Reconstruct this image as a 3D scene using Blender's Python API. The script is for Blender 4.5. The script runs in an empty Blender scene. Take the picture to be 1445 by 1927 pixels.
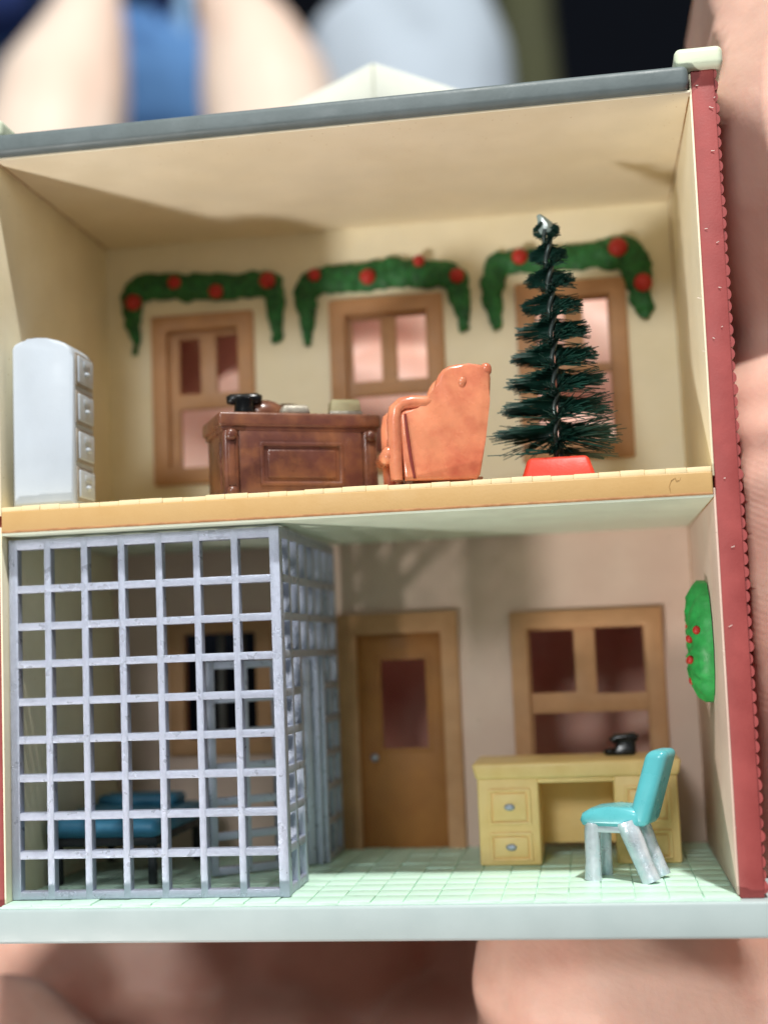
import bpy, bmesh, math, random
from mathutils import Vector, Matrix, noise
random.seed(7)
S = bpy.context.scene
COL = S.collection
rad = math.radians

# ------------------------------------------------------------------ camera
CAM = Vector((6.6304, -14.4936, 2.6580))
RIGHT = Vector((0.98769, 0.15137855, -0.03940216))
FWD = Vector((-0.14666677, 0.98379378, 0.10314384))
UP = Vector((0.05437736, -0.09609518, 0.99388572))
FPX, PW, PH = 2513.7, 1445.0, 1927.0
cd = bpy.data.cameras.new('camera')
cam = bpy.data.objects.new('camera', cd)
COL.objects.link(cam)
m = Matrix.Identity(4)
for i in range(3):
    m[i][0] = RIGHT[i]; m[i][1] = UP[i]; m[i][2] = -FWD[i]; m[i][3] = CAM[i]
cam.matrix_world = m
cd.sensor_fit = 'HORIZONTAL'; cd.sensor_width = 36
cd.lens = 36 * FPX / PW
cd.clip_start = 0.1; cd.clip_end = 2000
cd.dof.use_dof = True
cd.dof.focus_distance = 14.75
cd.dof.aperture_fstop = cd.lens / 1000 / 0.36
S.camera = cam

# ------------------------------------------------------------------ world, lamps, exposure
w = bpy.data.worlds.new('World'); S.world = w; w.use_nodes = True
bg = w.node_tree.nodes['Background']
bg.inputs[0].default_value = (0.95, 1.0, 1.0, 1); bg.inputs[1].default_value = 0.125


def lamp(name, loc, target, size, power, color):
    l = bpy.data.lights.new(name, 'AREA'); l.shape = 'DISK'; l.size = size; l.energy = power; l.color = color
    o = bpy.data.objects.new(name, l); COL.objects.link(o); o.location = loc
    d = Vector(target) - Vector(loc)
    o.rotation_euler = d.to_track_quat('-Z', 'Y').to_euler()
    o['kind'] = 'helper'
    return o


C0 = Vector((4, 2, 4)); KD = Vector((0.150, -0.410, 1)).normalized()
lamp('ceiling_spot_lamp', C0 + KD * 250, C0, 10, 830000, (1.0, 0.985, 0.94))          # the one hard light over the house
lamp('front_fill_lamp', (-16, -111, 50), C0, 24, 52000, (0.97, 1.0, 1.0))         # added soft fill from the camera side, brightens the rooms
LD = Vector((0.80, 1, 0.74)).normalized()
lamp('low_bounce_lamp', Vector((4, 1, 3)) - LD * 60, (4, 1, 3), 5.0, 25000, (1.0, 0.96, 0.90))  # warm light rising from front left below, its source unseen
S.view_settings.view_transform = 'Standard'; S.view_settings.look = 'None'
S.view_settings.exposure = 0; S.view_settings.gamma = 1
S.view_settings.use_curve_mapping = False
S.cycles.use_denoising = True
S.cycles.max_bounces = 10; S.cycles.diffuse_bounces = 6
S.cycles.sample_clamp_indirect = 6


def at(px, py, axis, val):
    """the point of the plane axis = val that stands at this place of the photograph"""
    d = RIGHT * ((px - PW / 2) / FPX) + FWD - UP * ((py - PH / 2) / FPX)
    return CAM + d * ((val - CAM[axis]) / d[axis])


# ------------------------------------------------------------------ materials
def lin(c):
    if isinstance(c, str):
        c = [int(c[i:i + 2], 16) / 255 for i in (1, 3, 5)]
        c = [x / 12.92 if x <= .04045 else ((x + .055) / 1.055) ** 2.4 for x in c]
    return (c[0], c[1], c[2], 1)


def paint(name, c, rough=.5, var=.12, vscale=3, c2=None, c2scale=2.0, c2amt=.5, bump=.15, bscale=40, metal=0,
          sss=0, spec=.4, speck=None, coat=0, fine=0.0):
    """cast and painted surface: two colours mingled by noise, a slightly uneven skin of paint, optional specks"""
    mt = bpy.data.materials.new(name); mt.use_nodes = True
    nt = mt.node_tree; N = nt.nodes; L = nt.links
    b = N['Principled BSDF']
    tc = N.new('ShaderNodeTexCoord')
    n1 = N.new('ShaderNodeTexNoise'); n1.inputs['Scale'].default_value = vscale; n1.inputs['Detail'].default_value = 6
    L.new(tc.outputs['Object'], n1.inputs['Vector'])
    r1 = N.new('ShaderNodeMapRange'); r1.inputs[1].default_value = .3; r1.inputs[2].default_value = .7
    r1.inputs[3].default_value = 1 - var; r1.inputs[4].default_value = 1 + var
    L.new(n1.outputs['Fac'], r1.inputs[0])
    mul = N.new('ShaderNodeMix'); mul.data_type = 'RGBA'; mul.blend_type = 'MULTIPLY'; mul.inputs[0].default_value = 1
    mul.inputs[6].default_value = lin(c)
    L.new(r1.outputs[0], mul.inputs[7])
    out = mul.outputs[2]
    if c2:
        n2 = N.new('ShaderNodeTexNoise'); n2.inputs['Scale'].default_value = c2scale; n2.inputs['Detail'].default_value = 5
        n2.inputs['Roughness'].default_value = .6
        L.new(tc.outputs['Object'], n2.inputs['Vector'])
        r2 = N.new('ShaderNodeMapRange'); r2.inputs[1].default_value = .42; r2.inputs[2].default_value = .68
        r2.inputs[3].default_value = 0; r2.inputs[4].default_value = c2amt
        L.new(n2.outputs['Fac'], r2.inputs[0])
        mx = N.new('ShaderNodeMix'); mx.data_type = 'RGBA'; mx.inputs[7].default_value = lin(c2)
        L.new(r2.outputs[0], mx.inputs[0]); L.new(out, mx.inputs[6]); out = mx.outputs[2]
    if speck:
        v = N.new('ShaderNodeTexNoise'); v.inputs['Scale'].default_value = 26; v.inputs['Detail'].default_value = 1
        L.new(tc.outputs['Object'], v.inputs['Vector'])
        r3 = N.new('ShaderNodeMapRange'); r3.inputs[1].default_value = .755; r3.inputs[2].default_value = .79
        L.new(v.outputs['Fac'], r3.inputs[0])
        mx = N.new('ShaderNodeMix'); mx.data_type = 'RGBA'; mx.inputs[7].default_value = lin(speck)
        L.new(r3.outputs[0], mx.inputs[0]); L.new(out, mx.inputs[6]); out = mx.outputs[2]
    L.new(out, b.inputs['Base Color'])
    rr = N.new('ShaderNodeMapRange'); rr.inputs[1].default_value = .3; rr.inputs[2].default_value = .7
    rr.inputs[3].default_value = max(.05, rough - .1); rr.inputs[4].default_value = min(1, rough + .1)
    L.new(n1.outputs['Fac'], rr.inputs[0]); L.new(rr.outputs[0], b.inputs['Roughness'])
    b.inputs['Metallic'].default_value = metal
    b.inputs['Specular IOR Level'].default_value = spec
    if coat:
        b.inputs['Coat Weight'].default_value = coat; b.inputs['Coat Roughness'].default_value = .15
    if sss:
        b.inputs['Subsurface Weight'].default_value = sss
        b.inputs['Subsurface Radius'].default_value = (1.0, .35, .2)
        b.inputs['Subsurface Scale'].default_value = .35
    if bump:
        n3 = N.new('ShaderNodeTexNoise'); n3.inputs['Scale'].default_value = bscale; n3.inputs['Detail'].default_value = 4
        L.new(tc.outputs['Object'], n3.inputs['Vector'])
        n4 = N.new('ShaderNodeTexNoise'); n4.inputs['Scale'].default_value = 6
        L.new(tc.outputs['Object'], n4.inputs['Vector'])
        ad = N.new('ShaderNodeMath'); ad.operation = 'ADD'
        L.new(n3.outputs['Fac'], ad.inputs[0]); L.new(n4.outputs['Fac'], ad.inputs[1])
        bp = N.new('ShaderNodeBump'); bp.inputs['Strength'].default_value = bump; bp.inputs['Distance'].default_value = .012
        L.new(ad.outputs[0], bp.inputs['Height']); L.new(bp.outputs[0], b.inputs['Normal'])
    return mt


M = {}
M['cream'] = paint('cream_wall_paint', '#f4ebcf', .6, .04, 1.5, '#ebdfba', 1.2, .4, .16, speck='#cdbb8c')
M['ceil'] = paint('beige_ceiling_paint', '#f1e6cd', .6, .04, 1.5, '#e8d9b8', 1.0, .35, .16, speck='#cdb68c')
M['lowwall'] = paint('buff_wall_paint', '#d6bdae', .6, .05, 1.5, '#cdab9c', 1.0, .4, .16, speck='#94806a')
M['mintceil'] = paint('pale_mint_ceiling_paint', '#dce5d2', .5, .04, 2, '#ccd6c0', 1.3, .35, .10)
M['red'] = paint('brick_red_paint', '#a04a48', .55, .10, 2.5, '#8c3b3a', 2.2, .6, .22)
M['tan'] = paint('tan_floor_paint', '#c6a26c', .5, .05, 2, '#b8925a', 2.0, .5, .18, 30)
M['plank'] = paint('light_tan_plank_paint', '#ecd9ae', .5, .05, 2, '#e3cb98', 2.0, .5, .18, 30)  # made paler than the floor edge so the planks bounce more light up
M['seamb'] = paint('brown_corner_seam', '#a07a4c', .7, .2, 6)  # brown line along the corner joints
M['dullbar'] = paint('dull_grey_bar', '#55534f', .5, .1, 6, metal=.1)
M['scratch'] = paint('tan_scratch', '#b08c58', .6)
M['fleck'] = paint('white_fleck', '#e9ddd4', .6)
M['worn'] = paint('worn_brown_edge', '#a9784f', .7, .15, 6, '#cda070', 8, .6, .3)
M['roof'] = paint('slate_grey_paint', '#636e70', .5, .08, 3, '#727d80', 2.5, .5, .25, 22)
M['mint'] = paint('mint_white_paint', '#dfe8cf', .45, .05, 3, '#d3dfc4', 3, .4, .12)
M['coping'] = paint('lit_coping_paint', '#f1f3e6', .45, .04, 3)  # light from above put into the colour, whiter than the mint caps
M['base'] = paint('pale_grey_mint_paint', '#a9b7b8', .45, .03, 2, '#9fafb0', 1.5, .4, .10, 30)
M['tile'] = paint('mint_tile_paint', '#c6e6d4', .4, .05, 4, '#b5d6c3', 3, .4, .12)
M['grout'] = paint('mint_grout', '#c6e4d3', .7, .06, 6)
M['frame'] = paint('ochre_brown_frame_paint', '#bd9068', .55, .08, 2.5, '#a87a50', 1.8, .6, .15)
M['doorp'] = paint('brown_door_paint', '#a06a34', .55, .08, 2.5, '#8a5526', 1.6, .6, .15)
M['silver'] = paint('pearly_silver_paint', '#adb4c6', .34, .05, 7, '#989fb4', 22, .3, .7, 80, metal=.4, spec=.6)
M['silvert'] = paint('silver_over_turquoise', '#d5dae4', .34, .12, 8, '#93c6cf', 5, .5, .4, 40, metal=.4)
M['green'] = paint('garland_green_paint', '#2a6e38', .6, .3, 11, '#164222', 7, .85, 1.0, 14)
M['wreath'] = paint('wreath_green_paint', '#2f9a4a', .45, .2, 7, '#1f7a38', 6, .7, .5, 16)
M['berry'] = paint('berry_red_paint', '#b52e25', .45, .15, 8, '#8d1f1a', 6, .5, .2)
M['cab'] = paint('white_grey_cabinet_paint', '#b9c3ce', .42, .03, 3, '#b8c0c8', 2, .3, .10)
M['cabgroove'] = paint('brown_grey_groove', '#9b948b', .6, .2, 8)  # darker brown-grey tone around and between the drawers
M['wood'] = paint('dark_brown_glossy_paint', '#613a31', .32, .2, 3, '#93603f', 2.4, .7, .25, 14, coat=.25)
M['leather'] = paint('salmon_orange_glossy_paint', '#dd8c68', .28, .16, 2.2, '#b0523f', 1.7, .85, .22, 16, coat=.4, sss=.12)
M['seam'] = paint('dark_red_seam', '#7b2a22', .5, .1, 6)
M['yellow'] = paint('mustard_yellow_paint', '#f3d190', .42, .05, 3, '#e8bd72', 2, .5, .12)
M['turq'] = paint('turquoise_paint', '#57adb6', .3, .06, 3, '#4da6b0', 2, .5, .12, 20, coat=.2)
M['cotblue'] = paint('blue_mattress_paint', '#3d83a6', .45, .1, 4, '#245b78', 2, .7, .2)
M['black'] = paint('black_gloss_paint', '#101214', .25, .1, 5, bump=.2, bscale=12)
M['paper'] = paint('cream_paper_paint', '#d3cda2', .6, .06, 5, '#bdb791', 6, .5, .3)
M['pewter'] = paint('worn_pewter_paint', '#b8b3a4', .45, .2, 8, '#77706a', 9, .7, .5, metal=.2)
M['iron'] = paint('dark_iron_paint', '#1d2226', .5, .1, 5)
M['bristle'] = paint('dark_green_bristle', '#143d33', .45, .3, 10, '#0c2a24', 8, .6, 0)
M['wire'] = paint('dull_twisted_wire', '#55605f', .35, .15, 12, bump=0, metal=.7)
M['frost'] = paint('silver_tip_glue', '#8fa09c', .15, .1, 10, bump=.3, coat=.6)
M['potred'] = paint('bright_red_base', '#cf3a25', .45, .06, 5)
M['denim'] = paint('denim_blue_cloth', '#5d8cc4', .9, .35, .05, '#26447f', .12, .9, 0)
M['lightblue'] = paint('light_denim_cloth', '#93b9e0', .9, .1, .2, bump=0)
M['navy'] = paint('navy_cloth', '#1d2f63', .9, .1, .2, bump=0)
M['pale'] = paint('pale_blue_grey_cloth', '#b9c6d4', .9, .08, .1, bump=0)
M['olive'] = paint('olive_cloth', '#4b4d36', .9, .1, .2, bump=0)
M['dark'] = paint('near_black_wall', '#10131a', .95, .1, .05, bump=0, spec=.05)
M['skinb'] = paint('pale_skin', '#f4e0d0', .55, .05, .15, '#e8b9a4', .08, .5, 0)
M['hair'] = paint('black_hair', '#14100e', .5, .1, 5, bump=0)


def skin_material():
    mt = paint('hand_skin', '#dcb2a0', .5, .07, 1.4, '#cd8d7c', .6, .6, 0, sss=.22)
    nt = mt.node_tree; N = nt.nodes; L = nt.links
    b = N['Principled BSDF']; tc = N.new('ShaderNodeTexCoord')
    wv = N.new('ShaderNodeTexWave'); wv.wave_type = 'RINGS'; wv.rings_direction = 'SPHERICAL'
    wv.inputs['Scale'].default_value = 4.5; wv.inputs['Distortion'].default_value = 2.5
    wv.inputs['Detail'].default_value = 1.5; wv.inputs['Detail Scale'].default_value = .25
    mp = N.new('ShaderNodeMapping'); mp.inputs['Location'].default_value = (-10.5, 0, -8)
    L.new(tc.outputs['Object'], mp.inputs['Vector']); L.new(mp.outputs[0], wv.inputs['Vector'])
    n = N.new('ShaderNodeTexNoise'); n.inputs['Scale'].default_value = 7; n.inputs['Detail'].default_value = 6
    L.new(tc.outputs['Object'], n.inputs['Vector'])
    b1 = N.new('ShaderNodeBump'); b1.inputs['Distance'].default_value = .005
    nb = N.new('ShaderNodeTexNoise'); nb.inputs['Scale'].default_value = 1.3; nb.inputs['Detail'].default_value = 4
    L.new(tc.outputs['Object'], nb.inputs['Vector'])
    rb = N.new('ShaderNodeMapRange'); rb.inputs[1].default_value = .45; rb.inputs[2].default_value = .65; rb.inputs[3].default_value = .0; rb.inputs[4].default_value = .2
    L.new(nb.outputs['Fac'], rb.inputs[0]); L.new(rb.outputs[0], b1.inputs['Strength'])
    b2 = N.new('ShaderNodeBump'); b2.inputs['Strength'].default_value = .25; b2.inputs['Distance'].default_value = .03
    L.new(wv.outputs['Fac'], b1.inputs['Height']); L.new(n.outputs['Fac'], b2.inputs['Height'])
    L.new(b1.outputs[0], b2.inputs['Normal']); L.new(b2.outputs[0], b.inputs['Normal'])
    return mt


M['skin'] = skin_material()

# ------------------------------------------------------------------ object helpers


def thing(name, label, cat, loc=(0, 0, 0), rz=0, group=None):
    o = bpy.data.objects.new(name, None); COL.objects.link(o)
    o.empty_display_size = .1
    o.location = loc; o.rotation_euler = (0, 0, rz)
    o['label'] = label; o['category'] = cat
    if group: o['group'] = group
    return o


def finish(name, bm, mat, parent=None, smooth=35, loc=None, rot=None):
    me = bpy.data.meshes.new(name)
    bmesh.ops.recalc_face_normals(bm, faces=bm.faces[:])
    bm.to_mesh(me); bm.free()
    if smooth:
        me.shade_smooth(); me.set_sharp_from_angle(angle=rad(smooth))
    return link(name, me, mat, parent, loc, rot)


def link(name, me, mat=None, parent=None, loc=None, rot=None):
    o = bpy.data.objects.new(name, me); COL.objects.link(o)
    if mat and not me.materials: me.materials.append(mat)
    if parent: o.parent = parent
    if loc: o.location = loc
    if rot: o.rotation_euler = rot
    return o


def rbox(bm, x0, x1, y0, y1, z0, z1, r=.02, seg=2, mat4=None, fn=None):
    """a box with rounded edges"""
    t = bmesh.new()
    bmesh.ops.create_cube(t, size=1)
    for v in t.verts:
        v.co = Vector(((x0 + x1) / 2 + v.co.x * (x1 - x0), (y0 + y1) / 2 + v.co.y * (y1 - y0), (z0 + z1) / 2 + v.co.z * (z1 - z0)))
    if fn:
        for v in t.verts: v.co = Vector(fn(v.co))
    r = min(r, .48 * min(abs(x1 - x0), abs(y1 - y0), abs(z1 - z0)))
    if r > 0: bmesh.ops.bevel(t, geom=t.edges[:], offset=r, segments=seg, profile=.5, affect='EDGES')
    if mat4: t.transform(mat4)
    merge(bm, t)


def merge(bm, t):
    me = bpy.data.meshes.new('tmp'); t.to_mesh(me); t.free(); bm.from_mesh(me); bpy.data.meshes.remove(me)


def box(name, dims, mat, parent, r=.02, seg=2, **k):
    bm = bmesh.new(); rbox(bm, *dims, r=r, seg=seg, mat4=k.pop('mat4', None), fn=k.pop('fn', None))
    return finish(name, bm, mat, parent, **k)


def tube(bm, pts, radii, sides=8, squash=None, caps=True):
    """a tube through pts; squash scales one axis of the cross section: (axis vector, factor)"""
    pts = [Vector(p) for p in pts]
    rings = []; ref = None
    for i, p in enumerate(pts):
        d = (pts[min(i + 1, len(pts) - 1)] - pts[max(i - 1, 0)]).normalized()
        if ref is None:
            ref = d.orthogonal().normalized()
        u = (ref - d * ref.dot(d)).normalized(); ref = u; v = d.cross(u)
        r = radii[i] if isinstance(radii, (list, tuple)) else radii
        ring = []
        for k in range(sides):
            a = 2 * math.pi * k / sides
            off = (u * math.cos(a) + v * math.sin(a)) * r
            if squash:
                ax = Vector(squash[0]); off = off - ax * off.dot(ax) * (1 - squash[1])
            ring.append(bm.verts.new(p + off))
        rings.append(ring)
    for a, b in zip(rings, rings[1:]):
        for k in range(sides):
            bm.faces.new((a[k], a[(k + 1) % sides], b[(k + 1) % sides], b[k]))
    if caps and sides > 2:
        bm.faces.new(rings[0][::-1]); bm.faces.new(rings[-1])


def ball(bm, c, r, sx=1, sy=1, sz=1, sub=2):
    t = bmesh.new(); bmesh.ops.create_icosphere(t, subdivisions=sub, radius=r)
    for v in t.verts: v.co = Vector((v.co.x * sx + c[0], v.co.y * sy + c[1], v.co.z * sz + c[2]))
    merge(bm, t)


def lathe(bm, prof, c, n=20):
    rings = [[bm.verts.new((c[0] + r * math.cos(2 * math.pi * k / n), c[1] + r * math.sin(2 * math.pi * k / n), c[2] + z)) for k in range(n)] for r, z in prof]
    for a, b in zip(rings, rings[1:]):
        for k in range(n): bm.faces.new((a[k], a[(k + 1) % n], b[(k + 1) % n], b[k]))
    bm.faces.new(rings[0][::-1]); bm.faces.new(rings[-1])


def prism(bm, outline, y0, y1, r=.02, seg=2):
    """outline in x, z extruded from y0 to y1 with rounded rims"""
    t = bmesh.new()
    a = [t.verts.new((x, y0, z)) for x, z in outline]
    b = [t.verts.new((x, y1, z)) for x, z in outline]
    fa = t.faces.new(a); fb = t.faces.new(b[::-1])
    n = len(a)
    for i in range(n): t.faces.new((a[i], b[i], b[(i + 1) % n], a[(i + 1) % n]))
    if r:
        bmesh.ops.bevel(t, geom=list(set(fa.edges[:] + fb.edges[:])), offset=r, segments=seg, profile=.5, affect='EDGES')
    merge(bm, t)


def lattice(xs, zs, solid, y0, y1, r=0.0):
    """a plate in the x-z plane with rectangular openings: cells where solid(i, j) is false are holes"""
    bm = bmesh.new(); V = {}
    def v(i, j, k):
        if (i, j, k) not in V: V[(i, j, k)] = bm.verts.new((xs[i], (y0, y1)[k], zs[j]))
        return V[(i, j, k)]
    nx, nz = len(xs) - 1, len(zs) - 1
    s = lambda i, j: 0 <= i < nx and 0 <= j < nz and solid(i, j)
    for i in range(nx):
        for j in range(nz):
            if not s(i, j): continue
            bm.faces.new((v(i, j, 0), v(i + 1, j, 0), v(i + 1, j + 1, 0), v(i, j + 1, 0)))
            bm.faces.new((v(i, j, 1), v(i, j + 1, 1), v(i + 1, j + 1, 1), v(i + 1, j, 1)))
            if not s(i - 1, j): bm.faces.new((v(i, j, 0), v(i, j + 1, 0), v(i, j + 1, 1), v(i, j, 1)))
            if not s(i + 1, j): bm.faces.new((v(i + 1, j, 0), v(i + 1, j, 1), v(i + 1, j + 1, 1), v(i + 1, j + 1, 0)))
            if not s(i, j - 1): bm.faces.new((v(i, j, 0), v(i, j, 1), v(i + 1, j, 1), v(i + 1, j, 0)))
            if not s(i, j + 1): bm.faces.new((v(i, j + 1, 0), v(i + 1, j + 1, 0), v(i + 1, j + 1, 1), v(i, j + 1, 1)))
    bmesh.ops.recalc_face_normals(bm, faces=bm.faces[:])
    if r:
        es = [e for e in bm.edges if len(e.link_faces) == 2 and e.calc_face_angle(0) > .5]
        bmesh.ops.bevel(bm, geom=es, offset=r, segments=2, profile=.5, affect='EDGES', clamp_overlap=True)
    return bm


def holes(*rects):
    def cuts(x0, x1, z0, z1):
        xs = sorted({x0, x1, *[r[0] for r in rects], *[r[1] for r in rects]})
        zs = sorted({z0, z1, *[r[2] for r in rects], *[r[3] for r in rects]})
        def solid(i, j):
            cx = (xs[i] + xs[i + 1]) / 2; cz = (zs[j] + zs[j + 1]) / 2
            return not any(r[0] < cx < r[1] and r[2] < cz < r[3] for r in rects)
        return xs, zs, solid
    return cuts


def plate(name, outer, rects, y0, y1, mat, parent, r=.012):
    xs, zs, solid = holes(*rects)(*outer)
    return finish(name, lattice(xs, zs, solid, y0, y1, r), mat, parent)


def skin_blob(name, chains, voxel, smooth, mat, parent=None, fn=None):
    """one continuous surface grown over chains of balls (x, y, z, r)"""
    bm = bmesh.new()
    for ch in chains:
        for a, b in zip(ch, ch[1:] or ch):
            n = max(1, int((Vector(a[:3]) - Vector(b[:3])).length / (.16 * min(a[3], b[3]))))
            for i in range(n + 1):
                t = i / n
                ball(bm, [a[k] + (b[k] - a[k]) * t for k in range(3)], a[3] + (b[3] - a[3]) * t, sub=2)
    me = bpy.data.meshes.new(name); bm.to_mesh(me); bm.free()
    o = bpy.data.objects.new(name, me); COL.objects.link(o)
    md = o.modifiers.new('r', 'REMESH'); md.mode = 'VOXEL'; md.voxel_size = voxel
    sm = o.modifiers.new('s', 'SMOOTH'); sm.factor = .5; sm.iterations = smooth
    dg = bpy.context.evaluated_depsgraph_get(); dg.update()
    me2 = bpy.data.meshes.new_from_object(o.evaluated_get(dg)); me2.name = name
    o.modifiers.clear(); o.data = me2
    if fn:
        for v in me2.vertices: v.co = fn(v.co)
    me2.shade_smooth(); me2.materials.clear(); me2.materials.append(mat)
    if parent: o.parent = parent
    return o


# ================================================================== the dollhouse
W, D = 8.0, 3.73
ZF1, ZF2, ZR = 4.15, 4.48, 8.61
lean = lambda x, z: x + (.0055 * z if x > 4 else -.004 * z)          # the side walls splay a little towards the top
house = thing('dollhouse', 'two-storey open-backed miniature house with brick red walls, grey roof edge and mint base', 'dollhouse')
box('base_slab', (-.85, 8.85, -.10, 4.6, -.42, -.045), M['base'], house, r=.035, seg=3)
box('tile_bed', (-.02, 8.02, -.07, 3.74, -.05, -.022), M['grout'], house, r=.004)

# mint floor tiles, each its own piece
tile_me = []
for k in range(4):
    bm = bmesh.new(); rbox(bm, -.1705, .1705, -.1695, .1695, -.035, 0, r=.009, seg=2, fn=lambda c: (c.x * random.uniform(.985, 1.01), c.y * random.uniform(.985, 1.01), c.z))
    me = bpy.data.meshes.new('floor_tile'); bmesh.ops.recalc_face_normals(bm, faces=bm.faces[:]); bm.to_mesh(me); bm.free()
    me.shade_smooth(); me.set_sharp_from_angle(angle=rad(40)); me.materials.append(M['tile']); tile_me.append(me)
pt = 8.0 / 23
for i in range(23):
    for j in range(11):
        link('floor_tile', random.choice(tile_me), None, house,
             (pt * (i + .5), -.075 + .1735 + j * .3455, random.uniform(-.006, .004)), (random.gauss(0, .012), random.gauss(0, .012), random.gauss(0, .012)))

# side walls: a brick red core, a cream lining, courses of siding down the outer face
for sgn, xin in ((1, W), (-1, 0.0)):
    f = lambda c, z=0: (lean(c.x, c.z), c.y, c.z)
    wall = box('side_wall', (xin + .022 * sgn, xin + .275 * sgn, .05, 4.2, -.043, 8.93) if sgn > 0 else (xin - .275, xin - .022, .05, 4.2, -.043, 8.93), M['red'], house, r=.016, fn=f)
    x0, x1 = (xin, xin + .024) if sgn > 0 else (xin - .024, xin)
    box('lower_wall_lining', (x0, x1, .054, 3.76, -.01, ZF1 + .1), M['lowwall'] if sgn > 0 else M['cream'], house, r=.008, fn=f)
    box('upper_wall_lining', (x0, x1, .054, 3.76, ZF2 - .1, 8.86), M['cream'], house, r=.008, fn=f)
    h = .131
    bm = bmesh.new(); n = 6
    prof = [(0, 0), (.024, .006), (.042, .028), (.048, .055), (.044, .085), (.028, .112), (0, h)]
    A = [bm.verts.new((px * sgn, .06, pz)) for px, pz in prof]; B = [bm.verts.new((px * sgn, 4.2, pz)) for px, pz in prof]
    for a in range(len(prof) - 1): bm.faces.new((A[a], A[a + 1], B[a + 1], B[a]))
    bm.faces.new(A); bm.faces.new(B)
    bmesh.ops.recalc_face_normals(bm, faces=bm.faces[:])
    me = bpy.data.meshes.new('siding_strip'); bm.to_mesh(me); bm.free(); me.shade_smooth(); me.set_sharp_from_angle(angle=rad(50)); me.materials.append(M['red'])
    for k in range(68):
        z = .0 + k * h
        o = link('siding_strip', me, None, wall, (lean(xin, z) + .27 * sgn + random.uniform(-.008, .004) * sgn, random.uniform(0, .02), z), (0, 0, 0))
        o.scale = (random.uniform(.85, 1.15), 1, random.uniform(.97, 1.03))

bm = bmesh.new()
for px, py in ((1309, 160), (1343, 183), (1334, 200), (1338, 283), (1326, 430), (1348, 456), (1312, 560), (1341, 635), (1352, 540), (1357, 615), (1322, 660), (1362, 900), (1371, 1180), (1376, 1030), (1360, 1225)):
    q = at(px, py, 1, .044); l = random.uniform(.012, .05); a = random.uniform(-.6, .6)
    tube(bm, [q, q + Vector((l * math.cos(a), -.006, l * math.sin(a)))], [.004, .0025], 5)
f_ = finish('paint_fleck', bm, M['fleck'], house); f_['kind'] = 'stuff'

# back wall with its openings, one plaster face for each storey
WINS = [(.63, 2.14, 5.11, 7.57), (3.24, 4.86, 5.11, 7.61), (5.87, 7.38, 5.13, 7.63)]
LOWIN = (5.57, 7.60, .70, 3.10); CELLWIN = (.77, 2.27, 1.30, 3.22); DOOR = (3.2, 4.86, 0.0, 3.16)
ins = lambda r, d: (r[0] + d, r[1] - d, r[2] + d, r[3] - d)
plate('upper_back_wall', (-.05, 8.06, ZF2 - .1, 8.88), [ins(r, .13) for r in WINS], D, D + .2, M['cream'], house, r=0)
plate('lower_back_wall', (-.05, 8.06, -.04, ZF1 + .1), [ins(LOWIN, .13), ins(CELLWIN, .13), (3.33, 4.73, -.05, 3.03)], D, D + .2, M['lowwall'], house, r=0)

# upper floor
box('upper_floor', (.005, 8.02, .0, 3.72, 4.18, 4.425), M['tan'], house, r=.02, seg=3)
box('worn_floor_edge', (.006, 8.018, -.004, .05, 4.172, 4.205), M['worn'], house, r=.014)
box('lower_ceiling', (.004, 8.018, .012, 3.725, 4.145, 4.181), M['mintceil'], house, r=.008)
x = .006
while x < 8.0:
    wd = min(random.uniform(.20, .27), 8.015 - x)
    if 8.015 - x - wd < .1: wd = 8.015 - x
    box('floor_plank', (x + .0004, x + wd - .0004, .004 + random.uniform(0, .008), 3.715, 4.42, 4.478 + random.uniform(-.008, .006)), M['plank'], house, r=.008)
    x += wd
bm = bmesh.new()
p0 = [at(px, py, 1, -.002) for px, py in ((1262, 928), (1259, 915), (1263, 904), (1270, 899), (1273, 905), (1279, 903), (1281, 899))]
tube(bm, p0, [.002, .004, .005, .004, .005, .004, .002], 5)
finish('floor_edge_scratch', bm, M['scratch'], house)

for name, pts in (('left', [(.004, .06, 8.60), (.004, 3.72, 8.63)]), ('right', [(8.04, .06, 8.60), (8.04, 3.72, 8.63)]), ('back', [(8.035, 3.725, 4.5), (8.04, 3.725, 8.6)]), ('low', [(8.005, 3.725, .02), (8.02, 3.725, 4.13)]), ('lowceil', [(8.018, .05, 4.143), (8.018, 3.72, 4.143)])):
    bm = bmesh.new(); n = 24
    P = [Vector(pts[0]).lerp(Vector(pts[1]), k / n) + noise.noise_vector(Vector((k * .9, len(name), 0))) * .004 for k in range(n + 1)]
    tube(bm, P, [.006 + .005 * abs(noise.noise(Vector((k * .7, 3, len(name))))) for k in range(n + 1)], 5)
    finish('corner_seam', bm, M['seamb'], house)

# roof, ceiling and parapet
ro = box('roof', (-.10, 8.03, -.16, 4.1, 8.625, 8.885), M['roof'], house, r=.075, seg=4, fn=lambda c: (c.x, c.y, c.z + (.06 if c.y > 2 and c.z < 8.7 else 0)))
bm = bmesh.new(); rbox(bm, -.06, 8.05, -.05, 3.75, 8.6, 8.630, r=.008, fn=lambda c: (c.x, c.y, c.z + (.035 if c.y > 2 else 0)))
finish('upper_ceiling', bm, M['ceil'], house)
for x0, x1 in ((7.90, 8.42), (-.42, .08)):
    box('parapet_cap', (x0, x1, -.05, 4.5, 8.885, 9.125), M['mint'], house, r=.07, seg=4)
bm = bmesh.new(); prism(bm, [(-.3, 8.7), (8.3, 8.7), (8.3, 9.0), (5.7, 9.0), (5.6, 10.4), (3.95, 11.0), (2.2, 10.4), (2.1, 9.0), (-.3, 9.0)], 4.2, 4.45, r=.02)
finish('facade_parapet', bm, M['mint'], house)
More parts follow.
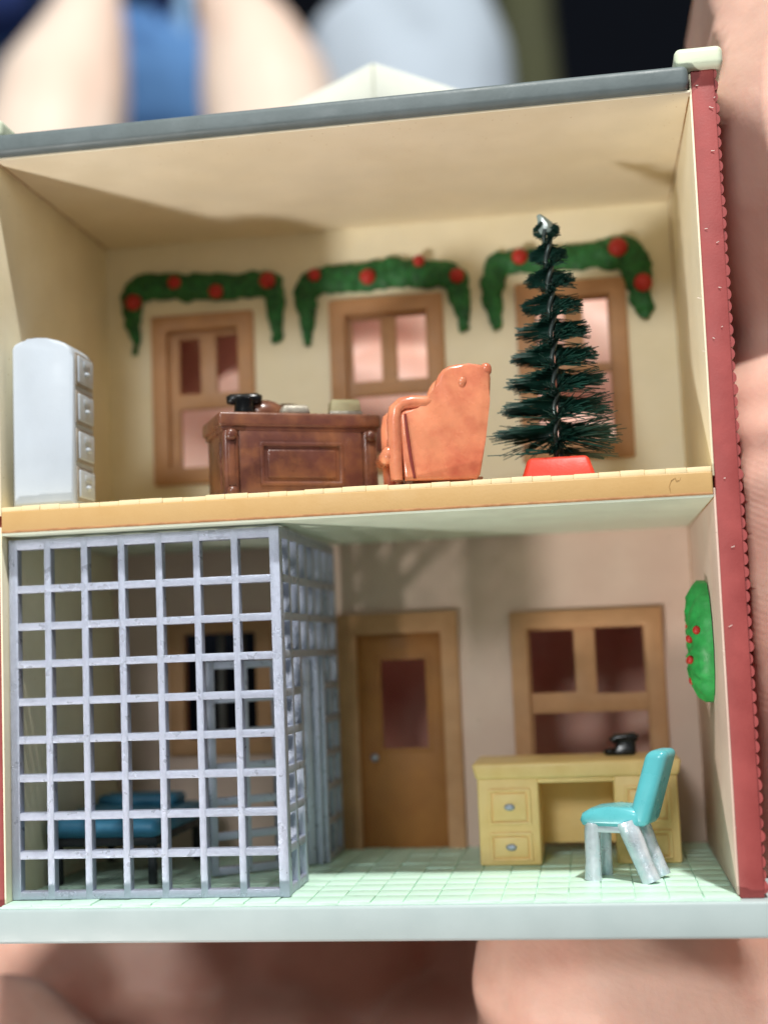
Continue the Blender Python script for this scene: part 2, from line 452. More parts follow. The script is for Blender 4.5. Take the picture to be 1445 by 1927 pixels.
for pts in ([(2.0, 9.7), (3.948, 10.55), (3.948, 11.24), (2.0, 10.42)], [(5.8, 9.7), (3.952, 10.55), (3.952, 11.24), (5.8, 10.42)]):
    bm = bmesh.new(); prism(bm, pts, 4.1, 4.55, r=.03); finish('parapet_coping', bm, M['coping'], house)
plate('facade', (-.24, 8.24, -.05, 8.7), [ins(r, .13) for r in WINS] + [ins(LOWIN, .13), ins(CELLWIN, .13), (3.7, 4.5, 1.2, 2.7)], 3.94, 4.19, M['red'], house, r=0)


# windows: a raised frame, with the sashes one level deeper
def window(r, panes, lower, midrail, cross=False):
    fr = plate('window_frame', r, [ins(r, .235)], D - .075, D + .10, M['frame'], house, r=.03)
    q = ins(r, .20)
    sash = plate('window_sash', (q[0], q[1], q[2], q[3]), [lower] + panes, D + .03, D + .14, M['frame'], fr, r=.012)
    return fr


window(WINS[0], [(1.02, 1.33, 6.42, 7.23), (1.57, 1.90, 6.42, 7.25)], (1.02, 1.86, 5.36, 6.2), 6.3)
window(WINS[1], [(3.55, 3.96, 6.43, 7.32), (4.18, 4.60, 6.43, 7.34)], (3.55, 4.60, 5.40, 6.22), 6.3)
window(WINS[2], [(6.14, 6.52, 6.47, 7.36), (6.78, 7.12, 6.47, 7.37)], (6.12, 7.12, 5.43, 6.34), 6.4)
window(LOWIN, [(5.83, 6.42, 2.0, 2.84), (6.70, 7.34, 1.97, 2.85)], (5.84, 7.35, .95, 1.73), 1.85)
cw = window(CELLWIN, [], (1.0, 2.03, 1.52, 3.0), 2)
for k, xx in enumerate((1.22, 1.52, 1.82)):
    bm = bmesh.new(); tube(bm, [(xx, D + .05, 1.50), (xx, D + .05, 3.02)], .055, 10)
    finish('window_bar', bm, M['dullbar'], cw)

# door with a dark pane opening and a small knob
plate('door_frame', DOOR[:2] + (-.02, DOOR[3]), [(3.46, 4.63, -.03, 2.88)], D - .085, D + .12, M['frame'], house, r=.03)
door = plate('door', (3.45, 4.64, -.02, 2.89), [(3.77, 4.40, 1.32, 2.53)], D + .02, D + .13, M['doorp'], house, r=.012)
plate('door_panel_edge', (3.72, 4.45, 1.27, 2.58), [(3.775, 4.395, 1.325, 2.525)], D + .008, D + .03, M['doorp'], door, r=.006)
bm = bmesh.new(); ball(bm, (3.66, D - .03, 1.21), .055, 1, .9, 1, 2); tube(bm, [(3.66, D - .02, 1.21), (3.66, D + .05, 1.21)], .025, 8)
finish('door_knob', bm, M['silver'], door)

# ================================================================== garlands and wreath


def garland(pts, berries, label):
    t = thing('garland', label, 'garland', at(pts[len(pts) // 2][0], pts[len(pts) // 2][1], 1, 3.7), group='garlands over the upper windows')
    base = t.location.copy()
    P = [at(px, py, 1, 3.70) for px, py, r in pts]; R = [r / 136.0 for px, py, r in pts]
    # resample
    Q, RR = [], []
    for i in range(len(P) - 1):
        a, b, c, d = P[max(i - 1, 0)], P[i], P[i + 1], P[min(i + 2, len(P) - 1)]
        for k in range(16):
            s = k / 16
            Q.append(.5 * ((2 * b) + (c - a) * s + (2 * a - 5 * b + 4 * c - d) * s * s + (3 * b - a - 3 * c + d) * s ** 3)); RR.append(R[i] + (R[i + 1] - R[i]) * s)
    Q.append(P[-1]); RR.append(R[-1])
    bm = bmesh.new(); tube(bm, [q - base for q in Q], RR, 30, ((0, 1, 0), .5))
    for v in bm.verts:
        n = noise.noise_vector((v.co + base) * 5.0); n2 = noise.noise_vector((v.co + base) * 11.0)
        v.co += Vector((n.x, n.y * .5, n.z)) * .035 + Vector((n2.x, n2.y, n2.z)) * .032
    finish('greenery', bm, M['green'], t, smooth=80)
    for px, py, r in berries:
        bm = bmesh.new(); ball(bm, at(px, py, 1, 3.60) - base, r / 142, 1, .85, 1, 3)
        finish('berry', bm, M['berry'], t, smooth=180)


garland([(256, 672, 6), (254, 640, 11), (250, 595, 18), (252, 555, 26), (278, 540, 29), (330, 540, 27), (400, 540, 28), (460, 537, 26), (505, 535, 25), (517, 565, 19), (519, 610, 14), (522, 645, 8)],
        [(251, 569, 17), (328, 531, 14), (406, 548, 15), (503, 527, 17)], 'green garland with red berries over the left window, above the brown desk')
garland([(580, 648, 6), (578, 615, 13), (576, 575, 21), (580, 540, 26), (612, 527, 26), (690, 520, 28), (740, 513, 30), (800, 515, 27), (848, 520, 27), (864, 550, 22), (870, 590, 15), (872, 623, 7)],
        [(591, 517, 13), (692, 520, 16), (788, 490, 12), (860, 518, 15)], 'green garland with red berries over the middle window, above the orange armchair')
garland([(935, 615, 10), (928, 580, 17), (928, 535, 22), (938, 497, 24), (980, 492, 24), (1050, 486, 24), (1120, 480, 26), (1175, 476, 33), (1195, 500, 31), (1204, 545, 22), (1210, 580, 17), (1208, 600, 9)],
        [(978, 482, 16), (1163, 465, 19), (1210, 531, 18)], 'green garland with red berries behind the tip of the bottle-brush tree')

wr = thing('wreath', 'bright green wreath with red berries on the lower right wall above the turquoise chair', 'wreath', (8.0, 1.50, 2.62))
bm = bmesh.new()
n = 48; rings = []
prof = [(.70, 0), (.70, -.07), (.64, -.15), (.5, -.215), (.34, -.235), (.2, -.20), (.12, -.13)]
for r, dx in prof:
    ring = []
    for k in range(n):
        a = 2 * math.pi * k / n
        sw = .022 * math.sin(a * 14 + r * 9) + .012 * math.sin(a * 23 - r * 17)
        ring.append(bm.verts.new((dx - (sw if dx < -.03 else 0) + .004, (r + sw * .6) * math.cos(a) * .72, (r + sw * .6) * math.sin(a))))
    rings.append(ring)
for a, b in zip(rings, rings[1:]):
    for k in range(n): bm.faces.new((a[k], a[(k + 1) % n], b[(k + 1) % n], b[k]))
bm.faces.new(rings[0]); bm.faces.new(rings[-1])
finish('greenery', bm, M['wreath'], wr, smooth=60)
for a, r, dx in ((168, .62, -.165), (175, .38, -.235), (215, .36, -.235), (330, .45, -.21), (20, .52, -.19), (270, .45, -.21)):
    bm = bmesh.new(); ball(bm, (dx, r * math.cos(rad(a)) * .72, r * math.sin(rad(a))), .052, .9, 1, 1, 2); finish('berry', bm, M['berry'], wr, smooth=180)

# ================================================================== barred cell
cell = thing('cell_grille', 'silver barred jail cell grille filling the left of the lower room', 'jail cell', (0, 0, 0))
GY = .20
VX = [.0] + [.085 + .4465 * k - .1 for k in range(1, 7)] + [3.118]      # left side of each upright
ZB = [.005] + [.115 + .4325 * k - .095 for k in range(1, 9)] + [3.985]


def bar(name, dims, parent, r=.011): return box(name, dims, M['silver'], parent, r=r, seg=2)


for k, xx in enumerate(VX):
    wd = .084 if 0 < k < 7 else .11
    if k == 7: bar('corner_post', (3.112, 3.228, GY - .004, GY + .15, .003, 4.11), cell, .01)
    else: bar('vertical_bar', (xx, xx + wd, GY, GY + .13, .004, 4.105), cell)
for k, zz in enumerate(ZB):
    hh = .088 if k < 9 else .12
    bar('horizontal_bar', (.003, 3.2, GY + .003, GY + .134, zz, zz + hh), cell)
# side panel, running back along x = 3.2
SP = .46; SX0, SX1 = 3.115, 3.225
ys = [.31 + SP * k - .1 for k in range(1, 8)]
for k, yy in enumerate(ys):
    low = .004
    if k in (2, 3): low = ZB[6]                                    # above the doorway
    bar('vertical_bar', (SX0, SX1, yy, yy + .1, low, 4.105), cell)
for k, zz in enumerate(ZB):
    hh = .095 if k < 9 else .12
    if k >= 6: bar('horizontal_bar', (SX0 + .004, SX1 - .004, GY + .1, ys[-1] + .098, zz, zz + hh), cell)
    else:
        bar('horizontal_bar', (SX0 + .004, SX1 - .004, GY + .1, ys[1] + .097, zz, zz + hh), cell)
        bar('horizontal_bar', (SX0 + .004, SX1 - .004, ys[4] + .003, ys[-1] + .097, zz, zz + hh), cell)
bar('hinge_post', (3.0, 3.17, ys[4] - .11, ys[4] + .02, .006, ZB[6] + .02), cell)
dr = bar('cell_door', (0, .1, -.05, .05, .02, ZB[6] - .01), cell)
dr.location = (3.06, ys[4] - .15, 0)
dr.rotation_euler = (0, 0, math.atan2(-.80, -1.05))
for k in range(1, 4): bar('door_upright', (.44 * k - .02, .44 * k + .075, -.05, .05, .022, ZB[6] - .012), dr)
for k in range(7):
    z = .02 + k * (ZB[6] - .03 - .095) / 6
    bar('door_rail', (.05, 1.38, -.046, .046, z, z + .095), dr)

# cot in the cell
cot = thing('cot', 'blue cot on dark legs inside the barred cell', 'cot', (.02, 1.0, 0))
bm = bmesh.new(); rbox(bm, .03, 1.45, .0, 2.1, .56, .80, r=.1, seg=4)
for v in bm.verts:
    v.co.z += .035 * math.sin(v.co.x * 3.2) * (1 if v.co.z > .66 else .3)
finish('mattress', bm, M['cotblue'], cot, smooth=60)
bm = bmesh.new(); rbox(bm, .12, 1.2, 1.5, 2.0, .76, .91, r=.07, seg=4); finish('pillow', bm, M['cotblue'], cot, smooth=60)
box('cot_frame', (.06, 1.42, .05, 2.06, .46, .57), M['iron'], cot, r=.03)
for xx in (.1, 1.28):
    for yy in (.1, 1.9): box('leg', (xx, xx + .1, yy, yy + .1, .003, .47), M['iron'], cot, r=.02)

# ================================================================== filing cabinet (upper left)
fc = thing('filing_cabinet', 'white filing cabinet with four drawers and rounded top, upper left corner', 'filing cabinet', (.06, .20, ZF2))
out = [(0, .012), (.76, .012), (.762, 1.76), (.75, 1.83), (.715, 1.885), (.65, 1.935), (.56, 1.975), (.45, 2.0), (.33, 2.01), (.2, 2.005), (.1, 1.985), (.035, 1.955), (.0, 1.90)]
bm = bmesh.new(); prism(bm, out, 0, .66, r=.05, seg=4); finish('cabinet_body', bm, M['cab'], fc, smooth=40)
for k in range(4):
    z0 = .06 + k * .455
    box('drawer_surround', (.755, .778, .06, .60, z0, z0 + .40), M['cabgroove'], fc, r=.01)
    dw = box('drawer', (.765, .800, .105, .565, z0 + .04, z0 + .365), M['cab'], fc, r=.022, seg=3)
    box('label_holder', (.796, .812, .24, .43, z0 + .24, z0 + .32), M['cab'], dw, r=.008)
    bm = bmesh.new(); ball(bm, (.80, .335, z0 + .165), .05, .9, 1.2, .75, 2); finish('drawer_knob', bm, M['cab'], dw, smooth=180)

# ================================================================== brown desk
dk = thing('desk', 'dark brown carved wooden desk in the upper room with items on its top', 'desk', (2.54, .30, ZF2), rad(27.5))
DL, DW, DH = 1.98, 1.0, 1.03
box('desk_body', (.06, DL - .06, .06, DW - .05, .004, .84), M['wood'], dk, r=.02)
bm = bmesh.new(); rbox(bm, 0, DL, -.0, DW, .84, DH - .02, r=.035, seg=3)
rbox(bm, .03, DL - .03, .03, DW - .03, .79, .85, r=.02)
finish('desk_top', bm, M['wood'], dk)
for xx in (.05, DL - .23):
    bm = bmesh.new(); rbox(bm, xx, xx + .18, .01, .12, .01, .80, r=.04, seg=3); pil = finish('pilaster', bm, M['wood'], dk)
    rr = bmesh.new(); rbox(rr, xx + .05, xx + .13, -.008, .02, .14, .66, r=.02); finish('flute', rr, M['wood'], pil)
    for zz in (.74, .07):
        bm = bmesh.new(); ball(bm, (xx + .09, .0, zz), .068, 1, .8, 1, 3); finish('boss', bm, M['wood'], pil, smooth=180)
box('front_panel', (.24, DL - .24, .035, .08, .05, .80), M['wood'], dk, r=.015)
plate('panel_moulding', (.48, 1.50, .14, .66), [(.53, 1.45, .19, .61)], .008, .05, M['wood'], dk, r=.018)
box('raised_panel', (.57, 1.41, .014, .06, .23, .57), M['wood'], dk, r=.02, seg=3)
box('base_moulding', (.03, DL - .03, .02, DW - .03, .003, .06), M['wood'], dk, r=.02)
box('side_panel', (.045, .08, .2, .8, .12, .68), M['wood'], dk, r=.014)
box('writing_pad', (.95, 1.5, .25, .7, DH - .024, DH + .0), M['wood'], dk, r=.01)
DT = ZF2 + DH - .022
# things on the desk
def on_desk(u, v): return Vector((2.54, .30, 0)) + Matrix.Rotation(rad(27.5), 3, 'Z') @ Vector((u, v, 0))
p = on_desk(.40, .40)
t = thing('telephone', 'black flared telephone-like lump at the left end of the brown desk', 'telephone', (p.x, p.y, DT), rad(10))
bm = bmesh.new(); lathe(bm, [(.12, 0.0), (.13, .05), (.12, .12), (.14, .19)], (0, 0, .03), 18); finish('telephone_body', bm, M['black'], t, smooth=60)
bm = bmesh.new(); tube(bm, [(-.21, 0, .22), (-.15, 0, .225), (-.06, 0, .235), (.06, 0, .235), (.15, 0, .225), (.21, 0, .22)], [.045, .068, .06, .06, .068, .045], 12)
finish('handset', bm, M['black'], t, smooth=80)
p = on_desk(.72, .5)
t = thing('blotter', 'low brown domed lump on the desk beside the black telephone', 'desk item', (p.x, p.y, DT), rad(27))
bm = bmesh.new(); ball(bm, (-.05, 0, .07), .21, 1.2, .9, .8, 3); ball(bm, (.26, .1, .07), .19, 1.3, .9, .8, 3)
bmesh.ops.delete(bm, geom=[v for v in bm.verts if v.co.z < -.03], context='VERTS')
for v in bm.verts: v.co.z = max(v.co.z, .003)
finish('lump', bm, M['wood'], t, smooth=80)
p = on_desk(.98, .25)
t = thing('paper_bundle', 'worn grey and white flat bundle in the middle of the brown desk', 'papers', (p.x, p.y, DT + .003), rad(24))
bm = bmesh.new(); rbox(bm, -.19, .18, -.1, .1, 0, .125, r=.045, seg=3, fn=lambda c: (c.x * (1 if c.z < .05 else .85), c.y, c.z)); finish('bundle', bm, M['pewter'], t, smooth=60)
p = on_desk(1.60, .25)
t = thing('paper_stack', 'cream stack of paper at the right end of the brown desk, beside the armchair', 'papers', (p.x, p.y, DT + .003), rad(20))
bm = bmesh.new(); rbox(bm, -.19, .19, -.13, .13, .05, .20, r=.025, fn=lambda c: (c.x * (1 if c.z < .1 else .9), c.y, c.z)); finish('stack', bm, M['paper'], t)
box('stack_tray', (-.2, .2, -.14, .14, 0, .055), M['pewter'], t, r=.015)

# ================================================================== orange armchair (faces left, turned a little to the front)
ac = thing('armchair', 'glossy orange brown leather armchair facing left beside the desk', 'armchair', (5.06, .62, ZF2), rad(15))
AW = .78
side = [(-.47, .05), (.34, .05), (.385, .10), (.46, .50), (.53, .95), (.555, 1.2), (.545, 1.28), (.505, 1.335), (.43, 1.36), (.30, 1.37), (.17, 1.365), (.08, 1.345), (.01, 1.305), (-.04, 1.245), (-.075, 1.17), (-.095, 1.09), (-.105, 1.01), (-.135, .94), (-.19, .895), (-.28, .875), (-.42, .86), (-.48, .835), (-.51, .78)]
for y0, y1 in ((-AW / 2, -AW / 2 + .13), (AW / 2 - .13, AW / 2)):
    bm = bmesh.new(); prism(bm, side, y0, y1, r=.05, seg=4); sp = finish('side_panel', bm, M['leather'], ac, smooth=45)
    yy = y0 - .006 if y0 < 0 else y1 + .006
    bm = bmesh.new(); tube(bm, [(-.445, yy, .80), (-.43, yy, .6), (-.40, yy, .3), (-.365, yy, .07)], [.012, .018, .018, .014], 6); finish('seam', bm, M['seam'], sp)
    bm = bmesh.new(); ball(bm, (.22, yy + (.008 if y0 < 0 else -.008), 1.16), .05, 1, .55, 1.1, 2); finish('button', bm, M['leather'], sp, smooth=180)
    ym = (y0 + y1) / 2
    bm = bmesh.new(); tube(bm, [(-.56, ym, .06), (-.565, ym, .4), (-.56, ym, .74), (-.54, ym, .86), (-.47, ym, .925), (-.36, ym, .945), (-.2, ym, .94), (-.09, ym, .965)], [.07, .08, .085, .085, .08, .08, .075, .05], 12, ((0, 1, 0), 1.1))
    finish('arm_roll', bm, M['leather'], ac, smooth=70)
bm = bmesh.new(); rbox(bm, .26, .50, -AW / 2 + .1, AW / 2 - .1, .3, 1.33, r=.07, seg=4, fn=lambda c: (c.x + (.07 if c.z > .8 else -.06), c.y, c.z)); finish('backrest', bm, M['leather'], ac, smooth=60)
bm = bmesh.new(); rbox(bm, .44, .572, -AW / 2 - .008, AW / 2 + .008, 1.23, 1.378, r=.06, seg=4); finish('top_roll', bm, M['leather'], ac, smooth=60)
bm = bmesh.new(); rbox(bm, -.6, .3, -AW / 2 + .12, AW / 2 - .12, .38, .66, r=.09, seg=4); finish('seat_cushion', bm, M['leather'], ac, smooth=60)
box('front_apron', (-.52, -.44, -AW / 2 + .1, AW / 2 - .1, .07, .42), M['leather'], ac, r=.03)
bm = bmesh.new(); tube(bm, [(-.62, -AW / 2 + .02, .36), (-.63, -AW / 2 + .05, .36), (-.63, AW / 2 - .05, .36), (-.62, AW / 2 - .02, .36)], [.05, .085, .085, .05], 14); finish('foot_roll', bm, M['leather'], ac, smooth=60)
for xx in (-.42, .36):
    for yy in (-.28, .28):
        bm = bmesh.new(); tube(bm, [(xx, yy, .004), (xx, yy, .08)], [.05, .07], 10); finish('leg', bm, M['wood'], ac)

# ================================================================== bottle-brush Christmas tree
TX, TY = 6.40, .85
tr = thing('christmas_tree', 'dark green bottle-brush Christmas tree on a bright red base', 'christmas tree', (TX, TY, ZF2))
bm = bmesh.new(); rbox(bm, -.43, .41, -.46, .3, .003, .27, r=.05, seg=3, fn=lambda c: (c.x * (1 if c.z < .1 else .80), c.y * (1 if c.z < .1 else .8), c.z))
finish('tree_base', bm, M['potred'], tr)
TZ0, TZ1 = .32, 3.17
bend = lambda z: -.0 + .02 * (z - TZ0) - .008 * (z - TZ0) ** 2
for ph in (0, math.pi):
    pts = []
    for k in range(140):
        z = .1 + (3.0 - .1) * k / 139; a = z / .29 * math.pi + ph
        pts.append((bend(z) + .034 * math.cos(a), .034 * math.sin(a), z))
    bm = bmesh.new(); tube(bm, pts, .03, 6); finish('twisted_wire', bm, M['wire'], tr, smooth=80)
bm = bmesh.new()
for z10 in range(3600):
    s = z10 / 3600
    s = s ** 1.1
    z = .36 + (3.08 - .36) * s
    ph = 0 if z10 % 2 else math.pi
    # twisted in bunches: the bristles gather into flat tiers on the two sides
    a0 = z / .30 * math.pi + ph
    left = math.cos(a0) < 0
    a = a0 + random.gauss(0, .13 if left else .34)
    ln = (.67 * (1 - s) ** 1.0 + .11) * random.uniform(.88, 1.03)
    side = math.cos(a)
    ln *= (.40 + .60 * abs(side) ** 4) if left else (.78 + .22 * abs(side))
    if side > 0: ln *= random.uniform(.86, 1.0)
    if z < .75 and abs(side) < .7: ln *= .42
    if z < .62 and random.random() < .5: ln *= random.uniform(.8, 1.2)
    el = random.gauss(.0, .03 if left else .05) + (random.gauss(-.12, .22) if z < .58 else 0) + (random.gauss(0, .10) if side > 0 else 0)
    d = Vector((math.cos(a) * math.cos(el), math.sin(a) * math.cos(el), math.sin(el)))
    o = Vector((bend(z) + d.x * .03, d.y * .03, z))
    e = o + d * ln + Vector((0, 0, -.03 * ln + random.gauss(0, .012)))
    if e.z < .31: e.z = .31 + random.random() * .03
    u = d.orthogonal().normalized() * .0068; v = d.cross(u).normalized() * .0068
    A = [bm.verts.new(o + q) for q in (u, -.5 * u + .87 * v, -.5 * u - .87 * v)]
    B = [bm.verts.new(e + q * .85) for q in (u, -.5 * u + .87 * v, -.5 * u - .87 * v)]
    for k in range(3): bm.faces.new((A[k], A[(k + 1) % 3], B[(k + 1) % 3], B[k]))
    bm.faces.new(B)
br = finish('bristles', bm, M['bristle'], tr, smooth=80); br['kind'] = 'stuff'
bm = bmesh.new()
tube(bm, [(bend(2.9) - .01, 0, 2.96), (bend(3.0) - .02, 0, 3.05), (bend(3.1) - .05, 0, 3.14), (bend(3.1) - .07, 0, 3.19)], [.075, .085, .05, .02], 9, ((0, 1, 0), .6))
for v in bm.verts: v.co += noise.noise_vector(v.co * 22) * .035
finish('tree_tip', bm, M['frost'], tr, smooth=20)

# ================================================================== yellow desk (lower right)
yd = thing('desk', 'mustard yellow kneehole desk with two drawers and silver pulls, lower room', 'desk', (5.12, 2.03, 0))
box('desk_top', (0, 2.52, -.02, 1.15, 1.04, 1.235), M['yellow'], yd, r=.04, seg=3, fn=lambda c: (c.x * 1 if c.z > 1.1 else 1.26 + (c.x - 1.26) * .965, c.y, c.z))
for x0, x1, nd in ((.055, .80, 1), (1.70, 2.46, 1)):
    ped = box('pedestal', (x0, x1, .02, 1.1, .004, 1.06), M['yellow'], yd, r=.03, seg=3)
    for z0, z1 in ((.49, .92), (.055, .40)):
        plate('drawer_moulding', (x0 + .13, x1 - .10, z0, z1), [(x0 + .165, x1 - .135, z0 + .035, z1 - .035)], -.008, .03, M['yellow'], ped, r=.014)
        dwf = box('drawer', (x0 + .185, x1 - .155, -.004, .04, z0 + .055, z1 - .055), M['yellow'], ped, r=.014)
        bm = bmesh.new(); zc = (z0 + z1) / 2; xc = (x0 + x1) / 2 + .015
        ball(bm, (xc, -.012, zc), .068, 1, .5, .62, 2); finish('drawer_pull', bm, M['silver'], ped, smooth=180)
box('modesty_panel', (.78, 1.72, .85, .95, .15, 1.05), M['yellow'], yd, r=.01)
box('kneehole_rail', (.79, 1.71, .03, .12, .98, 1.05), M['yellow'], yd, r=.02)

tp = thing('telephone', 'black lump like an old telephone on the yellow desk behind the turquoise chair', 'telephone', (6.95, 2.75, 1.236))
tp.scale = (.95, .95, .9)
bm = bmesh.new(); rbox(bm, -.15, .19, -.12, .12, 0, .23, r=.05, seg=3, fn=lambda c: (c.x * (1 if c.z < .1 else .62) + (.0 if c.z < .1 else .07), c.y * (1 if c.z < .1 else .6), c.z)); finish('telephone_body', bm, M['black'], tp, smooth=60)
bm = bmesh.new(); tube(bm, [(-.12, 0, .19), (-.06, 0, .235), (.06, 0, .25), (.16, 0, .25), (.22, 0, .22)], [.05, .06, .045, .06, .05], 12); finish('handset', bm, M['black'], tp, smooth=80)
bm = bmesh.new(); ball(bm, (-.15, -.03, .05), .075, 1.2, 1, .7, 2); finish('dial', bm, M['black'], tp, smooth=180)

# ================================================================== turquoise chair
ch = thing('chair', 'turquoise chair with silver legs in front of the yellow desk', 'chair', (6.90, 1.09, .0), math.atan2(.22, -.65))
# local: +x is the way the chair faces
bm = bmesh.new()
prof = [(-.22, .585), (.32, .585), (.41, .61), (.44, .67), (.41, .745), (.31, .80), (.1, .82), (-.2, .81), (-.27, .76), (-.28, .66)]
prism(bm, prof, -.27, .27, r=.07, seg=4); finish('seat', bm, M['turq'], ch, smooth=60)
bm = bmesh.new(); rbox(bm, -.34, -.09, -.26, .26, .60, 1.44, r=.09, seg=5, fn=lambda c: (c.x - (c.z - .6) * .33, c.y * (1 if c.z < 1 else .94), c.z)); finish('backrest', bm, M['turq'], ch, smooth=60)
for sy in (-.2, .2):
    bm = bmesh.new(); tube(bm, [(.29, sy, .64), (.31, sy, .50), (.315, sy, .2), (.325, sy, .006)], [.10, .09, .09, .10], 12, ((0, 1, 0), .8)); finish('front_leg', bm, M['silvert'], ch, smooth=70)
    bm = bmesh.new(); tube(bm, [(-.10, sy, .66), (-.14, sy, .54), (-.21, sy, .35), (-.30, sy, .12), (-.345, sy, .006)], [.125, .12, .11, .105, .11], 12, ((0, 1, 0), .8)); finish('rear_leg', bm, M['silvert'], ch, smooth=70)
    box('seat_rail', (-.16, .30, sy - .05, sy + .05, .53, .63), M['silvert'], ch, r=.03)
box('cross_rail', (.24, .34, -.2, .2, .54, .63), M['silvert'], ch, r=.03)

# ================================================================== the hand that holds the house


def press(co):
    """flesh that presses against the house flattens on it"""
    x, y, z = co
    if -.88 < x < 8.88 and -.12 < y < 4.3 and -.43 < z < 2 and (z + .43 < 8.385 - x or (x > 8.385 and z < 0)): z = -.43
    if z > -.43:
        if x > 7 and y < 4.3 and z < 9.2: x = max(x, 8.385 + .0055 * z)
        elif x < 8.5 and -.6 < z < 11.3 and y < 4.62: y = max(y, 4.62)
    v = Vector((x, y, z))
    if x > 8.3 and 3.6 < z < 6.7:                                   # creases of the thumb joint
        k = math.exp(-((z - 5.1) / .8) ** 2)
        v.y += .035 * k * math.sin(z * 11 + .9 * math.sin(x * 1.7)); v.x += .015 * k * math.sin(z * 11)
    return v


hand = thing('hand', 'hand holding the miniature house from behind, thumb up along the right wall', 'hand', (0, 0, 0))
thumb = [(9.2, 3.0, -3.4, 2.2), (10.1, 2.5, -1.3, 1.9), (9.75, 2.15, 1.2, 1.85), (9.5, 2.1, 2.6, 1.85), (9.4, 2.05, 4.2, 1.8), (9.75, 3.2, 5.9, 1.5)]
tip = [(9.75, 3.2, 5.9, 1.5), (9.85, 3.1, 7.2, 1.75), (9.85, 2.4, 8.7, 2.05), (9.95, 2.8, 10.0, 1.8), (10.0, 3.0, 11.2, 1.6), (10.0, 3.2, 12.0, 1.1)]
thenar = [(6.6, 2.9, -1.5, 1.75), (8.0, 3.2, -2.7, 2.2), (8.9, 3.2, -3.8, 2.6), (7.5, 2.4, -5.7, 2.6), (4.5, 1.2, -7.2, 3.0)]
palm = [[(8.9, 7.2, 6.2, 1.5), (8.8, 7.0, 3.5, 1.8), (8.4, 6.8, 1.0, 2.0), (8.2, 6.2, -2.5, 2.4)],
        [(7.0, 7.3, 3.2, 1.6), (6.6, 7.6, .5, 1.9), (6.5, 7.6, -2.6, 2.2), (7.2, 4.7, -5.2, 2.6)],
        [(5.0, 7.0, 1.2, 1.6), (4.6, 9.2, -1.4, 1.9), (4.2, 9.0, -4.2, 2.2), (4.5, 4.4, -5.8, 2.4)],
        [(7, 9.8, -1.5, 2.2), (2, 10.4, -2.2, 2.4), (-2.5, 9.4, -3.2, 2.4)],
        [(2.6, 8.0, -1.6, 1.6), (1.6, 9.2, -3.8, 2.0), (1.5, 5, -5.6, 2.0)],
        [(4.5, 1.2, -7.2, 3.0), (2.5, -6, -10.8, 3.1), (-1, -22, -19, 3.6), (-4, -34, -26, 4.0)]]
fingers = [[(8.9, 7.6, 5.9, 1.35), (6.5, 8.5, 7.6, 1.4), (3.8, 9.2, 8.1, 1.25), (2.2, 7.6, 8.5, 1.05), (1.0, 5.6, 8.2, 1.0), (.4, 5.35, 7.5, .9), (.2, 5.3, 7.1, .7)],
           [(8.2, 7.4, 4.4, 1.35), (5.8, 7.9, 5.5, 1.3), (3.6, 7.9, 6.5, 1.32), (2.2, 7.8, 7.0, 1.1), (.8, 7.7, 7.4, 1.0), (.0, 7.6, 7.6, .75)],
           [(6.6, 7.4, 2.5, 1.3), (4.2, 7.7, 4.2, 1.2), (2.0, 7.8, 5.6, 1.12), (.2, 7.7, 6.3, 1.0), (-.7, 7.6, 6.5, .7)],
           [(5.0, 7.1, .9, 1.2), (3.7, 7.2, 1.9, 1.0), (2.7, 7.1, 2.7, .85), (2.3, 7.1, 3.0, .65)]]
heel = [[(2.2, 1.5, -3.85, 1.95), (-1.5, 1.5, -3.8, 1.95), (-3.4, 1.8, -3.6, 1.8), (-4.0, 4.0, -3.2, 1.75), (-3.0, 8, -3.2, 1.9)], [(2.5, 2.6, -4.4, 2.3), (1.5, .6, -5.4, 2.4), (2.5, -4, -9.2, 3.0)],
        [(7.2, 2.4, -4.7, 2.5), (2.5, 2.6, -4.4, 2.3), (-1.2, 3.2, -4.4, 2.2), (-3.2, 5, -4.6, 1.7)], [(1.4, 8.0, -4.8, 1.8), (-.9, 8, -4.6, 1.8), (-3.2, 6.4, -4.4, 1.8)], [(-1.2, 3.2, -4.4, 2.2), (-1.7, 3.7, -2.7, 1.1)], [(2.5, 2.6, -4.4, 2.3), (4.5, 1.2, -7.2, 3.0)]]  # unseen heel of the hand, its bulk shaped to shade the palm
skin_blob('skin', [thumb, tip, thenar] + palm + fingers + heel, .12, 9, M['skin'], hand, press)

# ================================================================== what stands far behind, out of focus
def B(px, py, Y, rpx):
    c = at(px, py, 1, Y); d = (c - CAM).dot(FWD)
    return (c.x, c.y, c.z, rpx * d / FPX)


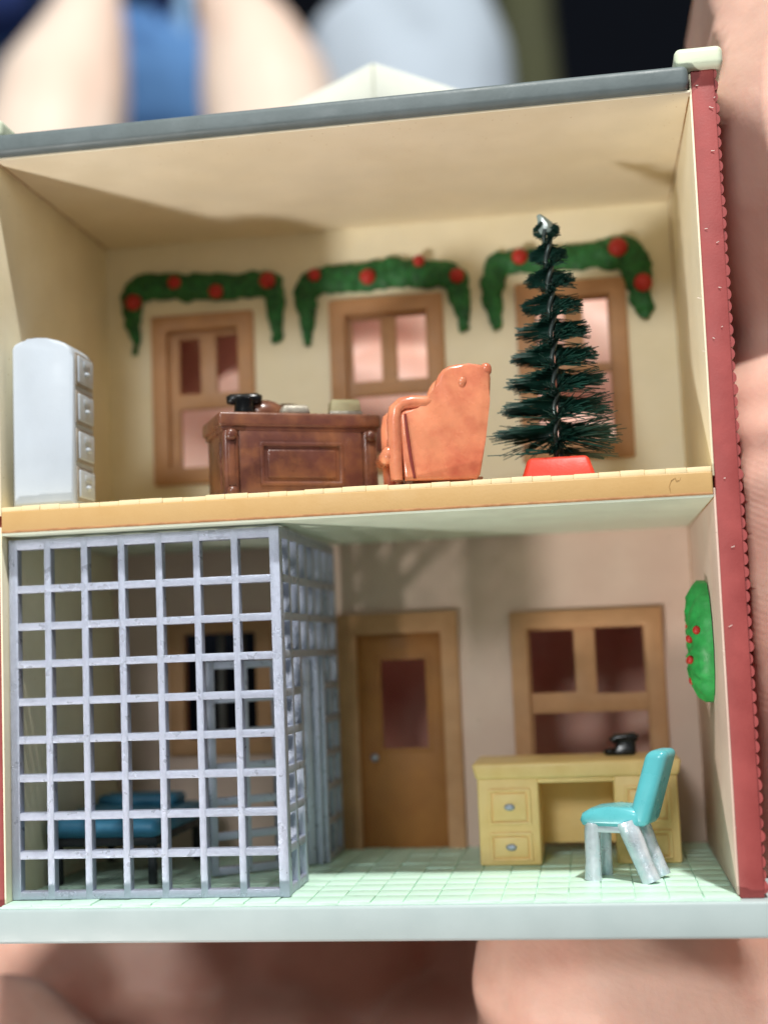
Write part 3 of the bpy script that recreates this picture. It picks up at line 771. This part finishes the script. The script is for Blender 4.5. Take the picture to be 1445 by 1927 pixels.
per = thing('person', 'blurred person in blue clothing with bare skin, behind the left of the roof', 'person', at(300, 400, 1, 95))
pl = per.location.copy()
arms = [[B(175, -60, 84, 50), B(170, 10, 82, 62), B(150, 90, 80, 92), B(115, 190, 78, 128), B(90, 330, 76, 140)],
        [B(400, -80, 84, 50), B(430, 0, 82, 62), B(472, 80, 80, 96), B(505, 185, 78, 130), B(530, 320, 76, 140)]]
sh = lambda chs: [[(c[0] - pl.x, c[1] - pl.y, c[2] - pl.z, c[3]) for c in ch] for ch in chs]
up = [[B(175, -60, 84, 50), B(60, -330, 92, 62), B(-60, -620, 104, 75)], [B(400, -80, 84, 50), B(520, -350, 92, 62), B(640, -620, 104, 75)],
      [B(-60, -620, 104, 80), B(290, -700, 106, 110), B(640, -620, 104, 80)], [B(290, -700, 106, 100), B(290, -860, 104, 80), B(290, -1000, 103, 130), B(290, -1080, 104, 135)]]
skin_blob('body', sh(arms + up), .55, 6, M['skinb'], per)
skin_blob('shirt', sh([[B(20, -560, 108, 190), B(290, -560, 108, 220), B(560, -560, 108, 190)], [B(60, -200, 108, 200), B(380, -200, 108, 160)], [B(80, 200, 106, 230), B(400, 200, 106, 150)], [B(90, 600, 106, 230), B(400, 600, 106, 170)]]), .9, 4, M['denim'], per)
skin_blob('navy_sleeve', sh([[B(-70, -260, 98, 120), B(-50, -60, 92, 118), B(-10, 10, 88, 70)]]), .6, 5, M['navy'], per)
skin_blob('shirt_fold', sh([[B(296, -160, 101, 9), B(306, 60, 100, 10), B(312, 260, 100, 12)]]), .3, 3, M['navy'], per)
skin_blob('shirt_edge', sh([[B(350, -160, 101, 16), B(346, 40, 100, 17), B(342, 170, 100, 12)]]), .3, 3, M['lightblue'], per)
t = thing('grey_cloth', 'pale blue grey cloth, strongly blurred, behind the middle of the roof', 'cloth', at(760, 500, 1, 96)); tl = t.location.copy()
skin_blob('draped_cloth', [[(c[0] - tl.x, c[1] - tl.y, c[2] - tl.z, c[3]) for c in chn] for chn in
          ([B(700, 110, 96, 130), B(760, 300, 96, 190), B(800, 700, 96, 230)], [B(790, -120, 98, 110), B(790, 40, 97, 140), B(840, 130, 96, 130), B(800, 400, 96, 190)])], .8, 6, M['pale'], t)
t = thing('olive_cloth', 'dark olive green cloth, blurred, between the pale cloth and the black background', 'cloth', at(985, 500, 1, 104)); tl = t.location.copy()
skin_blob('hanging_cloth', [[(c[0] - tl.x, c[1] - tl.y, c[2] - tl.z, c[3]) for c in [B(965, -200, 104, 62), B(985, 60, 104, 62), B(1005, 300, 104, 70), B(1000, 800, 104, 90)]]], .8, 5, M['olive'], t)
bw = box('background_wall', (-260, 300, 180, 182, -200, 260), M['dark'], None, r=0, smooth=0); bw['kind'] = 'structure'
